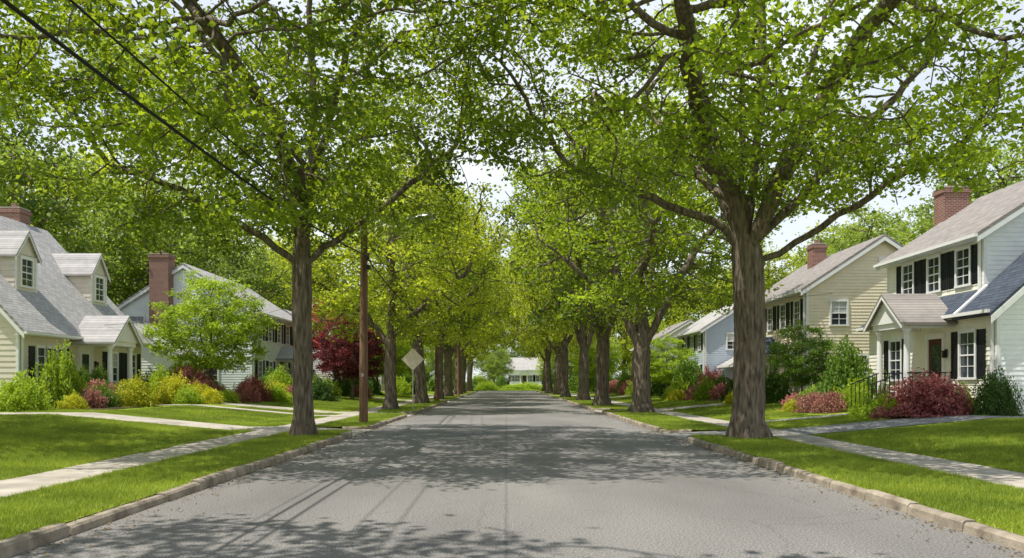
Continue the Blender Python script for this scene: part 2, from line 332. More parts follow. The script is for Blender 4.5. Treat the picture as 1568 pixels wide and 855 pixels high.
tree('maple_tree',D_,5.8,78,zs,200,1.2,1.5,lean=4)
tree('maple_tree',F_lt,6.2,95,zs,80,1.25,1.5,lean=4)
tree('maple_tree',C_lt,5.9,109,zs,260,1.05,1.25,lean=3)
tree('maple_tree',D_,6.1,127,zs,10,1.2,1.4,lean=3)
tree('maple_tree',D_,-6.35,43.4,zs,0,1.05,1.05,lean=2)
tree('maple_tree',F_,-6.0,56,zs,150,1.15,1.35,lean=4)
tree('maple_tree',D_,-5.8,69,zs,250,1.15,1.4,lean=4)
tree('maple_tree',C_lt,-6.1,84,zs,30,1.0,1.25,lean=3)
tree('maple_tree',F_lt,-5.9,98,zs,100,1.25,1.5,lean=4)
tree('maple_tree',D_,-6.1,112,zs,190,1.2,1.45,lean=3)
tree('maple_tree',F_lt,-5.9,128,zs,10,1.2,1.5,lean=3)
tree('maple_tree',C_lt,-7.2,.1,zs,70,1.1)
tree('maple_tree',D_dk,-19.5,16.5,.5,0,1.05,1.2)
tree('ornamental_tree',S_,-15.6,42,.6,0,1.2,1.15)
tree('purple_plum_tree',S_dr,-11.2,58,.5,50,1.05,1.0)
tree('red_maple_tree',S_r,-13.4,63,.5,120,1.1,1.35)
bg=empty('background_trees')
r=np.random.default_rng(99)
BG=[(-33,48,1.3),(-42,54,1.45),(-28,62,1.1),(-36,68,1.35),(-26,76,1.05),(-35,86,1.3),(-24,90,1.0),(-28,104,1.25),(-18,118,.95),(-47,42,1.45),
    (31,50,1.05),(39,54,1.2),(29,64,.9),(25,76,.9),(34,78,1.05),(24,94,.9),(27,108,1.0),(18,122,.85),(46,44,1.2),
    (-38,162,1.0),(-24,168,1.1),(-12,180,1.1),(-3,192,1.0),(8,190,1.05),(17,176,1.1),(30,166,1.1),(43,160,1.),(-13,160,.75),(13,160,.7),(-25,150,.9),(26,148,.85),(-1.5,163,.5),(9.5,164,.55)]
for (x,y,s) in BG:
    tree('tree',E_ if r.random()<.6 else E_lt,x,y,.2,r.uniform(0,360),s*r.uniform(.93,1.05),None,bg)

# ---------------------------------------------------------------- ground
def gz(x):
    a=abs(x); return .12 if a<8.7 else .12+.48*min(1,(a-8.7)/5.3)
obj('ground',[(-900,-300,-.06),(900,-300,-.06),(900,1500,-.06),(-900,1500,-.06)],[(0,1,2,3)],M['lawn'])
obj('road',[(-4.75,-40,0),(5.12,-40,0),(5.12,134,0),(-4.75,134,0)],[(0,1,2,3)],M['road'])
obj('cross_street_road',[(-120,134,0),(120,134,0),(120,141,0),(-120,141,0)],[(0,1,2,3)],M['road'])
obj('far_lawn',[(-200,141.2,.12),(200,141.2,.12),(200,400,.5),(-200,400,.5)],[(0,1,2,3)],M['lawn'])
side={-1:dict(c=4.65,s0=6.6,s1=7.8,dr=[(25.0,27.0),(38.2,40.4),(64,67),(90,93)],m='concrete'),1:dict(c=5.0,s0=7.3,s1=8.6,dr=[(22.9,25.3),(42.5,45.2),(71,74),(100,103)],m='drive_asphalt')}
RR=.9
curbV=[];curbF=[];swV=[];swF=[]
def addbox(V,F,x0,x1,y0,y1,z0,z1):
    b=len(V); V+= [(x0,y0,z0),(x1,y0,z0),(x1,y1,z0),(x0,y1,z0),(x0,y0,z1),(x1,y0,z1),(x1,y1,z1),(x0,y1,z1)]
    F+= [(b,b+3,b+2,b+1),(b+4,b+5,b+6,b+7),(b,b+1,b+5,b+4),(b+1,b+2,b+6,b+5),(b+2,b+3,b+7,b+6),(b+3,b,b+4,b+7)]
def curbpath(c,y0,y1,rs,re,off):
    pts=[]
    if rs:
        for i in range(9):
            a=math.pi/2*i/8; pts.append((c+RR-(RR-off)*math.sin(a), y0+RR-(RR-off)*math.cos(a)))
    else: pts.append((c+off,y0))
    if re:
        for i in range(9):
            a=math.pi/2*i/8; pts.append((c+RR-(RR-off)*math.cos(a), y1-RR+(RR-off)*math.sin(a)))
    else: pts.append((c+off,y1))
    return pts
rc=np.random.default_rng(3)
for sg,S in side.items():
    c,s0,s1=S['c'],S['s0'],S['s1']
    ys=[-25]+[v for d in S['dr'] for v in d]+[133.5]
    V=[];F=[]
    for k in range(0,len(ys),2):
        y0,y1=ys[k],ys[k+1]
        rs,re=k>0,k<len(ys)-2
        pin=curbpath(c,y0,y1,rs,re,0.0); pout=curbpath(c,y0,y1,rs,re,.16)
        def dens(p):
            o=[p[0]]
            for a,b in zip(p[:-1],p[1:]):
                L=math.hypot(b[0]-a[0],b[1]-a[1]); m=max(1,int(round(L/1.2)))
                if L<.5: m=1
                o+= [(a[0]+(b[0]-a[0])*i/m,a[1]+(b[1]-a[1])*i/m) for i in range(1,m+1)]
            return o
        pi,po=dens(pin),dens(pout)
        n=min(len(pi),len(po)); i=0
        while i<n-1:
            j=i+1
            if math.hypot(pi[i+1][0]-pi[i][0],pi[i+1][1]-pi[i][1])<.5: j=min(i+4,n-1)
            dz=rc.normal()*.010; dx=rc.normal()*.009
            b=len(curbV); m=j-i+1
            for q in range(i,j+1):
                g=0.010 if q==i else (-.010 if q==j else 0)
                h=.128+dz+rc.normal()*.004
                ax,ay=pi[q];bx,by=po[q]
                for (x,y,z) in ((ax,ay,-.05),(ax+(bx-ax)*.10,ay+(by-ay)*.10,h-.03),(ax+(bx-ax)*.28,ay+(by-ay)*.28,h),(bx,by,h),(bx,by,-.05)):
                    curbV.append((sg*(x+dx),y+g,z))
            for q in range(m-1):
                for t in range(4): curbF.append((b+q*5+t,b+q*5+t+1,b+(q+1)*5+t+1,b+(q+1)*5+t))
            curbF.append((b,b+1,b+2,b+3,b+4)); e=b+(m-1)*5; curbF.append((e+4,e+3,e+2,e+1,e))
            i=j
        poly=[(x,y) for x,y in curbpath(c,y0,y1,rs,re,.15)]+[(s0,y1),(s0,y0)]
        b=len(V); V+=[(sg*x,y,.118) for x,y in poly]; F.append(tuple(range(b,b+len(poly))))
    b=len(V); xs=[s1,8.7,14,200]
    for x in xs: V+=[(sg*x,-60,gz(x)-.002),(sg*x,133.5,gz(x)-.002)]
    for i in range(3): F.append((b+2*i,b+2*i+2,b+2*i+3,b+2*i+1))
    S['V'],S['F']=V,F
    y=-25.
    while y<133:
        addbox(swV,swF,*sorted((sg*s0,sg*s1)),y,y+1.48,.0,.13+rc.normal()*.005); y+=1.5
    for i,(d0,d1) in enumerate(S['dr']):
        mt=M[S['m']] if i%2==0 else M['concrete']
        Vd=[(sg*(c-.0),d0-RR,.006),(sg*s0,d0-RR,.113),(sg*s0,d1+RR,.113),(sg*(c-.0),d1+RR,.006)]
        b=4; xe=[s1,8.7,14,30]
        for x in xe: Vd+=[(sg*x,d0,gz(x)+.012),(sg*x,d1,gz(x)+.012)]
        Fd=[(0,1,2,3)]+[(b+2*k,b+2*k+2,b+2*k+3,b+2*k+1) for k in range(3)]
        obj('driveway',Vd,Fd,mt)
obj('lawn',side[-1]['V']+side[1]['V'],side[-1]['F']+[tuple(i+len(side[-1]['V']) for i in f) for f in side[1]['F']],M['lawn'])
obj('curb',curbV,curbF,M['curb']); obj('sidewalk',swV,swF,M['concrete'])
# ---------------------------------------------------------------- houses
HR=[]
class House:
    def __init__(s,name,sg,Xf,y0,y1,ze,zr,depth,wall,roof,zb=.5,pitch=.16,oh=.4,wall2=None,found='found'):
        s.sg,s.Xf,s.y0,s.y1,s.ze,s.zr,s.d,s.zb=sg,Xf,y0,y1,ze,zr,depth,zb
        s.parts={}; s.name=name; s.wall=wall; s.roof=roof; s.pitch=pitch; s.wall2=wall2 or wall
        HR.append((min(sg*(Xf-1.9),sg*(Xf+depth)),max(sg*(Xf-1.9),sg*(Xf+depth)),y0-.8,y1+.4))
        s.slope=(zr-ze)/(depth/2)
        prof=[(.01,zb),(.01,ze),(depth/2,zr-.01),(depth-.01,ze),(depth-.01,zb)]
        s.prism('walls',s.wall2,[(u,z) for u,z in prof],y0+.01,y1-.01,'v')
        s.box('foundation',found,-.01+.03,depth-.03,y0+.03,y1-.03,.0,zb+.25)
        s.clap('front_siding',wall,s.PF(),lambda z:(y0,y1),zb+.2,ze)
        gz_=lambda z:(0,depth) if z<=ze else ((z-ze)/s.slope,depth-(z-ze)/s.slope)
        s.clap('gable_siding',s.wall2,s.PG(),gz_,zb+.2,zr-.05)
        t=.13; ov=.28
        for k in (0,1):
            m=(lambda u:u) if k==0 else (lambda u:depth-u)
            e=(-oh,ze-oh*s.slope+.012); rdg=(depth/2,zr+.012)
            s.prism('roof',roof,[(m(e[0]),e[1]),(m(rdg[0]),rdg[1]),(m(rdg[0]),rdg[1]+t),(m(e[0]),e[1]+t)],y0-ov,y1+ov,'v')
            for yy in (y0-ov+.004,y1+ov-.034):
                s.prism('rake_board','white',[(m(e[0]-.0),e[1]-.20),(m(rdg[0]),rdg[1]-.20),(m(rdg[0]),rdg[1]-.004),(m(e[0]),e[1]-.004)],yy,yy+.03,'v')
            u0,u1=sorted((m(-oh-.11),m(-oh+.0)))
            s.box('gutter','white',u0,u1,y0-ov,y1+ov,e[1]-.02,e[1]+.09)
            u0,u1=sorted((m(-oh+.0),m(0.0)))
            s.box('soffit','white',u0,u1,y0-ov+.04,y1+ov-.04,e[1]-.05,e[1]-.022)
        for a in (y0-.022,y1-.08): s.box('corner_board','white',-.032,.08,a,a+.10,zb+.2,ze-.05)
        s.box('corner_board','white',depth-.08,depth+.03,y0-.03,y0+.07,zb+.2,ze)
        s.box('downspout','white',-.12,-.04,y0+.12,y0+.20,zb+.1,ze-.1)
    def W(s,u,v,z): return (s.sg*(s.Xf+u),v,z)
    def PF(s,u0=0): return lambda a,b,z:s.W(u0-b,a,z)
    def PG(s,y=None):
        yy=s.y0 if y is None else y
        return lambda a,b,z:s.W(a,yy-b,z)
    def add(s,part,mat,V,F):
        p=s.parts.setdefault((part,mat),([],[])); b=len(p[0]); p[0].extend(V); p[1].extend([tuple(i+b for i in f) for f in F])
    def boxP(s,part,mat,P,a0,a1,b0,b1,z0,z1):
        V=[P(a0,b0,z0),P(a1,b0,z0),P(a1,b1,z0),P(a0,b1,z0),P(a0,b0,z1),P(a1,b0,z1),P(a1,b1,z1),P(a0,b1,z1)]
        s.add(part,mat,V,[(0,3,2,1),(4,5,6,7),(0,1,5,4),(1,2,6,5),(2,3,7,6),(3,0,4,7)])
    def box(s,part,mat,u0,u1,v0,v1,z0,z1): s.boxP(part,mat,s.W,u0,u1,v0,v1,z0,z1)
    def prism(s,part,mat,poly,a0,a1,axis):
        n=len(poly)
        f=(lambda p,a:s.W(p[0],a,p[1])) if axis=='v' else (lambda p,a:s.W(a,p[0],p[1]))
        V=[f(p,a0) for p in poly]+[f(p,a1) for p in poly]
        s.add(part,mat,V,[tuple(range(n)),tuple(range(2*n-1,n-1,-1))]+[(i,(i+1)%n,n+(i+1)%n,n+i) for i in range(n)])
    def clap(s,part,mat,P,rg,z0,z1):
        z=z0; V=[];F=[]
        while z<z1-.01:
            zt=min(z+s.pitch,z1); a0,a1=rg(z+.0001); c0,c1=rg(zt)
            if a1-a0<.05: break
            b=len(V); V+=[P(a0,.024,z),P(a1,.024,z),P(c1,.003,zt),P(c0,.003,zt),P(a0,.0,z),P(a1,.0,z)]
            F+=[(b,b+1,b+2,b+3),(b,b+4,b+5,b+1)]; z=zt
        s.add(part,mat,V,F)
    def window(s,P,ac,zc,w,h,sh='black',blind=False,grid=(2,2),o=0.):
        t=.09
        for (a0,a1,z0,z1) in ((ac-w/2-t,ac+w/2+t,zc+h/2,zc+h/2+t+.03),(ac-w/2-t-.03,ac+w/2+t+.03,zc-h/2-.08,zc-h/2),(ac-w/2-t,ac-w/2,zc-h/2,zc+h/2),(ac+w/2,ac+w/2+t,zc-h/2,zc+h/2)):
            s.boxP('window_trim','white',P,a0,a1,-.05,.085,z0,z1)
        s.boxP('window_glass','glass',P,ac-w/2,ac+w/2,-.05,.03,zc-h/2,zc+h/2)
        if blind: s.boxP('window_blind','curtain',P,ac-w/2+.03,ac+w/2-.03,.031,.033,zc+h*.02,zc+h/2)
        s.boxP('window_rail','white',P,ac-w/2,ac+w/2,.03,.062,zc-.025,zc+.025)
        for i in range(1,grid[0]):
            a=ac-w/2+w*i/grid[0]; s.boxP('muntins','white',P,a-.012,a+.012,.034,.052,zc-h/2,zc+h/2)
        for zz in (zc-h/4,zc+h/4): s.boxP('muntins','white',P,ac-w/2,ac+w/2,.034,.050,zz-.012,zz+.012)
        if sh:
            for sd in (-1,1):
                a=ac+sd*(w/2+t+.24); s.boxP('shutters',sh,P,a-.22,a-.17,-.01,.065,zc-h/2-.05,zc+h/2+.08); s.boxP('shutters',sh,P,a+.17,a+.22,-.01,.065,zc-h/2-.05,zc+h/2+.08)
                s.boxP('shutters',sh,P,a-.169,a+.169,-.01,.03,zc-h/2-.05,zc+h/2+.08)
                z=zc-h/2
                while z<zc+h/2: s.boxP('shutters',sh,P,a-.168,a+.168,.03,.05,z,z+.05); z+=.09
    def door(s,P,ac,z0,w=.95,h=2.1,mat='door'):
        s.boxP('door',mat,P,ac-w/2,ac+w/2,-.05,.04,z0,z0+h)
        for a0,a1 in ((ac-w/2-.12,ac-w/2),(ac+w/2,ac+w/2+.12)): s.boxP('door_frame','white',P,a0,a1,-.05,.09,z0,z0+h)
        s.boxP('door_frame','white',P,ac-w/2-.16,ac+w/2+.16,-.05,.10,z0+h,z0+h+.2)
        s.boxP('door_glass','glass',P,ac-w*.3,ac+w*.3,.04,.05,z0+h*.45,z0+h*.9)
        for q in (-.22,.22): s.boxP('door_panel',mat,P,ac+q-.15,ac+q+.15,.04,.055,z0+.2,z0+.75)
    def gable_u(s,u0,u1,v0,v1,ze,zr,roof,wall,t=.09,ov=.18,box=None):
        vc=(v0+v1)/2; sl=(zr-ze)/(vc-v0)
        s.prism('pediment',wall,[(v0+.02,ze),(v1-.02,ze),(vc,zr-.02)],u0,u1,'u')
        for m in ((lambda v:v),(lambda v:v0+v1-v)):
            s.prism('porch_roof',roof,[(m(v0-ov),ze-ov*sl+.01),(m(vc),zr+.01),(m(vc),zr+.01+t),(m(v0-ov),ze-ov*sl+.01+t)],u0-ov,u1,'u')
            s.prism('rake_board','white',[(m(v0-ov),ze-ov*sl-.11),(m(vc),zr-.11),(m(vc),zr+.006),(m(v0-ov),ze-ov*sl+.006)],u0-ov+.004,u0-ov+.03,'u')
    def column(s,u,v,z0,z1,r0=.11):
        n=14; V=[];F=[]
        H=z1-z0; zz=[0,.08,.0801,.14,.16,H*.4,H-.2,H-.18,H-.1,H-.0999,H]; rr=[r0*1.5,r0*1.5,r0*1.25,r0*1.2,r0,r0,r0*.85,r0*1.0,r0*1.05,r0*1.4,r0*1.4]
        for z,q in zip(zz,rr):
            for i in range(n):
                a=2*math.pi*i/n; V.append(s.W(u+q*math.cos(a),v+q*math.sin(a),z0+z))
        for k in range(len(zz)-1): F+=[(k*n+i,k*n+(i+1)%n,(k+1)*n+(i+1)%n,(k+1)*n+i) for i in range(n)]
        s.add('column','white',V,F)
    def portico(s,v0,v1,out,zf,ze,zr,roof,uwall=0.,steps=3,rail=False,arch=False):
        s.box('porch_floor','brick',uwall-out,uwall-.02,v0,v1,.2,zf-.06); s.box('porch_floor_cap','concrete',uwall-out-.05,uwall-.02,v0-.05,v1+.05,zf-.058,zf)
        s.gable_u(uwall-out-.1,uwall+.02,v0-.1,v1+.1,ze,zr,roof,'white')
        s.box('beam','white',uwall-out-.02,uwall-.02,v0-.06,v0+.14,ze-.22,ze-.003); s.box('beam','white',uwall-out-.02,uwall-.02,v1-.14,v1+.06,ze-.22,ze-.003)
        s.box('beam','white',uwall-out-.03,uwall-out+.14,v0+.141,v1-.141,ze-.20,ze-.004)
        for v in (v0+.16,v1-.16): s.column(uwall-out+.14,v,zf,ze-.22)
        for i in range(steps):
            z=zf-.16*(i+1); s.box('steps','brick',uwall-out-.06-.3*(i+1),uwall-out-.05-.3*i-.002,v0+.3,v1-.3,.2,z)
        if rail:
            for v in (v0+.34,v1-.34):
                for i in range(7):
                    u=uwall-out-.05-.16*i; zt=zf-.16*max(0,(i-.5))*.5
                    s.box('railing','iron',u-.012,u+.012,v-.012,v+.012,zt-.2,zt+.85)
                s.prism('railing','iron',[(uwall-out+.02,zf+.85),(uwall-out-.05-.16*6.2,zf-.42+.85),(uwall-out-.05-.16*6.2,zf-.42+.89),(uwall-out+.02,zf+.89)],v-.02,v+.02,'v')
            for v in (v0+.06,v1-.06):
                n=9
                for i in range(n):
                    u=uwall-out+.2+(out-.3)*i/(n-1); s.box('railing','iron',u-.01,u+.01,v-.01,v+.01,zf,zf+.85)
                s.box('railing','iron',uwall-out+.1,uwall-.05,v-.02,v+.02,zf+.85,zf+.89)
    def chimney(s,u0,u1,v0,v1,z0,z1):
        s.box('chimney','brick',u0,u1,v0,v1,z0,z1); s.box('chimney_cap','brick',u0-.05,u1+.05,v0-.05,v1+.05,z1-.22,z1-.06); s.box('chimney_cap','concrete',u0-.02,u1+.02,v0-.02,v1+.02,z1+.001,z1+.06)
        s.box('chimney_flue','brick',(u0+u1)/2-.12,(u0+u1)/2+.12,(v0+v1)/2-.12,(v0+v1)/2+.12,z1+.05,z1+.3)
    def lantern(s,P,a,z):
        s.boxP('lantern','iron',P,a-.06,a+.06,.05,.17,z,z+.22); s.boxP('lantern','iron',P,a-.09,a+.09,.03,.2,z+.22,z+.25); s.boxP('lantern','iron',P,a-.02,a+.02,.0,.1,z+.25,z+.3)
    def build(s):
        e=empty(s.name)
        for (p,m),(V,F) in s.parts.items(): obj(p,V,F,M[m],e)
        return e
# --- left cape with dormers
h=House('cape_house',-1,19,31,41.4,3.95,9.4,10,'s_tan','r_grey',pitch=.22)
P=h.PF()
h.window(P,33.2,2.35,.75,1.35,None)
h.window(P,32.45,2.35,.5,1.35,None,grid=(1,2)); h.window(P,33.95,2.35,.5,1.35,None,grid=(1,2))
for a in (31.85,34.55): h.boxP('shutters','black',P,a-.2,a+.2,-.01,.05,1.65,3.08)
h.door(P,35.9,1.0,mat='white'); h.lantern(P,36.75,2.3)
h.window(P,38.4,2.35,.8,1.3,'black',blind=True); h.window(P,40.3,2.35,.8,1.3,'black')
h.portico(34.9,37.1,1.7,1.0,3.45,4.55,'r_grey',steps=3)
for (a,b) in ((32.9,34.4),(38.9,40.4)):
    ud=1.3; zf=3.95+ud*h.slope
    h.prism('dormer_walls','s_tan',[(a+.012,zf-.3),(b-.012,zf-.3),(b-.012,6.99),(a+.012,6.99)],ud+.012,3.1,'u')
    h.clap('dormer_siding','s_tan',h.PF(ud),lambda z:(a,b),zf-.0,6.98)
    h.clap('dormer_siding','s_tan',h.PG(a),lambda z:(ud,ud+max(0.06,(z-zf)/h.slope)),zf,6.98)
    h.gable_u(ud,4.2,a,b,7.0,7.95,'r_grey','s_tan',ov=.16)
    h.window(h.PF(ud),(a+b)/2,6.25,.75,1.1,None)
    for q in (a+.05,b-.05): h.boxP('corner_board','white',h.PF(ud),q-.06,q+.06,.0,.04,zf,6.99)
h.chimney(5.2,6.2,39.6,40.5,8.5,10.3)
h.window(h.PG(),2.2,2.3,.8,1.3,None)
h.build()
# --- left two storey, grey with brick chimney on gable
h=House('grey_house',-1,16.3,51,62.5,6.3,9.1,8.6,'s_grey','r_grey')
P=h.PF()
for a in (52.6,54.8,57,59.2,61.3): h.window(P,a,5.1,.8,1.25,'black')
for a in (52.6,55,60.5): h.window(P,a,2.3,.85,1.4,'black')
h.door(P,57.6,1.); h.portico(56.6,58.8,1.4,1.0,3.3,4.1,'r_grey')
h.chimney(5.0,6.2,50.2,51.2,.3,9.7)
G=h.PG(); h.window(G,7.3,5.2,.85,1.25,None); h.window(G,2.6,5.2,.85,1.25,None); h.window(G,2.6,2.4,.85,1.3,None)
h.build()
h=House('garage',-1,19.0,46.0,50.0,3.2,5.1,6.6,'s_white','r_grey'); h.window(h.PG(),3.3,2.3,.8,1.2,None); h.build()
h=House('white_house',-1,14.6,67,77,4.9,7.6,8,'s_white','r_grey'); P=h.PF()
for a in (68.5,71,73.5,76): h.window(P,a,4.1,.8,1.1,'black')
for a in (68.5,75.5): h.window(P,a,2.1,.9,1.3,'black')
h.door(P,72,1.); h.portico(71,73,1.4,.95,3.2,4.,'r_grey'); h.window(h.PG(),4,4.2,.9,1.2,'black'); h.window(h.PG(),2.5,2,.9,1.2,'black'); h.build()
h=House('brown_house',-1,14.8,94,104,5,7.8,8,'s_beige','r_brown'); P=h.PF()
for a in (95.5,98,100.5,103): h.window(P,a,4.1,.8,1.1,'black'); h.window(P,a,2,.8,1.1,'black')
h.build()
# --- right white colonial
h=House('white_colonial_house',1,16.4,27.3,34.2,6.85,9.5,8.2,'s_cream','r_brown',wall2='s_white'); P=h.PF()
for a in (28.5,30.45,32.4): h.window(P,a,5.75,.8,1.25,'black')
uf=-.8
h.box('lower_walls','s_cream',uf+.01,.0-.005,25.31,34.19,.5,4.0)
h.clap('lower_siding','s_cream',h.PF(uf),lambda z:(25.3,34.2),.75,4.0)
h.box('foundation','found',uf+.03,-.01,25.33,34.15,.0,.76)
h.prism('pent_roof','r_dark',[(uf-.35,3.82),(.0,4.72),(.0,4.84),(uf-.35,3.95)],27.2,34.5,'v')
h.box('gutter','white',uf-.46,uf-.35,25.1,34.5,3.84,3.95)
h.prism('frieze','white',[(uf-.34,3.80),(uf-.05,3.80),(uf-.05,3.98),(uf-.34,3.815)],25.15,34.48,'v')
h.prism('wing_walls','s_white',[(uf+.015,.5),(uf+.015,3.95),(3.6,7.9),(8.0,3.95),(8.0,.5)],25.32,27.29,'v')
wsl=(7.9-3.95)/(3.6-uf)
h.clap('wing_gable_siding','s_white',h.PG(25.31),lambda z:(uf,8.) if z<=3.95 else (uf+(z-3.95)/wsl,8-(z-3.95)/(3.95/4.4)),.75,7.8)
h.prism('wing_roof','r_dark',[(uf-.35,3.95-.35*wsl+.02+.08),(3.6,7.92+.08),(3.6,8.1+.0),(uf-.35,3.95-.35*wsl+.22)],25.05,27.27,'v')
h.prism('wing_roof','r_dark',[(8.3,3.75),(3.6,7.93),(3.6,8.08),(8.3,3.9)],25.05,27.27,'v')
h.prism('rake_board','white',[(uf-.35,3.95-.35*wsl-.14),(3.6,7.92-.14),(3.6,7.99),(uf-.35,3.95-.35*wsl+.09)],25.02,25.049,'v')
h.prism('rake_board','white',[(uf-.35,3.95-.35*wsl+.23),(.0,4.90),(.0,4.98),(uf-.35,3.95-.35*wsl+.31)],27.1,27.26,'v')
h.box('downspout','white',uf-.12,uf-.04,25.4,25.49,.6,3.85); h.box('corner_board','white',uf-.03,uf+.08,25.27,25.37,.75,3.9)
P=h.PF(uf); h.window(P,26.85,2.55,.85,1.5,'black'); h.window(P,31.8,2.5,.85,1.5,'black')
h.door(P,28.85,1.1,mat='door'); h.lantern(P,28.15,2.5); h.portico(27.75,30.1,1.7,1.1,3.75,4.75,'r_brown',uwall=uf,steps=4,rail=True)
h.chimney(2.4,3.5,34.2,35.0,.3,10.0); h.window(h.PG(25.31),3.0,2.5,.9,1.4,None)
h.build()
# --- right beige
h=House('beige_house',1,15.1,40,50.5,6.4,8.9,7.6,'s_beige','r_brown'); P=h.PF()
for a in (41.2,43.3,45.4,47.6,49.5): h.window(P,a,5.2,.75,1.2,'black')
h.window(P,41.6,2.4,1.0,1.5,'black'); h.window(P,48.6,2.4,1.,1.5,'black'); h.door(P,45,1.); h.portico(44,46.1,1.4,1.0,3.3,4.1,'r_dark')
G=h.PG(); h.window(G,1.6,5.1,.75,1.15,None,blind=True); h.window(G,5.8,5.1,.75,1.15,None); h.window(G,2.6,2.4,.75,1.1,None); h.boxP('vent','white',G,3.6,4.0,.0,.06,7.4,7.9)
h.chimney(2.6,3.4,46,46.8,7.5,9.6); h.build()
h=House('blue_house',1,14.5,58,67,5.6,7.7,6.6,'s_blue','r_grey'); P=h.PF()
for a in (59.5,61.8,64,66): h.window(P,a,4.6,.75,1.1,'black')
for a in (59.8,65.4): h.window(P,a,2.2,.9,1.3,'black')
h.door(P,62.5,1.); G=h.PG(); h.window(G,2.,4.6,.8,1.1,None,blind=True); h.window(G,5.0,4.6,.8,1.1,None); h.build()
h=House('blue_garage',1,15.8,54,57.5,2.9,4.6,6,'s_blue','r_grey'); h.build()
h=House('cream_house',1,14.5,80,90,5.4,7.8,8,'s_cream','r_brown'); P=h.PF()
for a in (81.5,84,86.5,89): h.window(P,a,4.4,.8,1.1,'black'); h.window(P,a,2.,.8,1.2,'black')
h.window(h.PG(),4,4.4,.8,1.1,'black'); h.build()
h=House('distant_white_house',1,0,-3.6,3.6,4.4,7.0,8,'s_white','r_grey'); P=h.PF()
for a in (-2.7,-1.2,1.8,2.9): h.window(P,a,2.3,.7,1.4,'black')
h.door(P,.3,.9); h.portico(-.6,1.3,1.4,.9,3.2,4.1,'r_grey')
e=h.build(); HR.pop(); e.rotation_euler=(0,0,rad(90)); e.location=(4.4,180,.1)

# ---------------------------------------------------------------- shrubs
def shrub_mesh(key,mat,seed,n=6500,size=.085,lob=.26,shape='round'):
    r=np.random.default_rng(seed)
    d=r.normal(size=(n,3)); d/=np.linalg.norm(d,axis=1)[:,None]; d[:,2]=np.abs(d[:,2])*1.0-.12
    f=r.uniform(1,4,(6,3)); ph=r.uniform(0,6.28,6); lump=sum(np.sin((d*f[i]*1.7).sum(1)*1.6+ph[i]) for i in range(6))/6
    lump2=sum(np.sin((d*f[i]*6).sum(1)+ph[i]) for i in range(6))/6
    rr=(r.uniform(.0,1,n)**.25)*(1+lob*lump*1.6+lob*.9*lump2)*.95
    C=d*rr[:,None]; 
    if shape=='cone':
        zz=np.clip(C[:,2],0,1); C[:,0]*=1.05-.42*zz**1.4; C[:,1]*=1.05-.42*zz**1.4
    C[:,2]=np.maximum(C[:,2],.02)
    tt=np.clip(.45+.35*lump2+.2*rr*d[:,2]+r.normal(size=n)*.2,0,1)
    return np_quads(key+'_foliage',leaves(C,size,tt,r,upbias=.5,aspect=.6),tt,M[mat])
SM={}
for i,(k,mt,shp) in enumerate([('green','sh_green','round'),('dark','sh_dark','round'),('yel','sh_yel','round'),('lime','sh_lime','round'),('red','sh_red','round'),('pink','sh_pink','round'),('cone','sh_lime','cone'),('coneg','sh_green','cone'),('green2','sh_green','round'),('lime2','sh_lime','round')]):
    SM[k]=shrub_mesh(k,mt,100+i,shape=shp,lob=.3)
names=dict(green='green_shrub',dark='boxwood_shrub',yel='golden_shrub',lime='lime_shrub',red='burgundy_japanese_maple',pink='azalea_shrub',cone='evergreen_shrub',coneg='evergreen_shrub',green2='green_shrub',lime2='lime_shrub')
rs=np.random.default_rng(17)
def shrub(k,x,y,w,h,z=None):
    inst(names[k],SM[k],(x,y,(gz(x) if z is None else z)-.02),rs.uniform(0,6.28),(w/2,w/2*rs.uniform(.85,1.1),h))
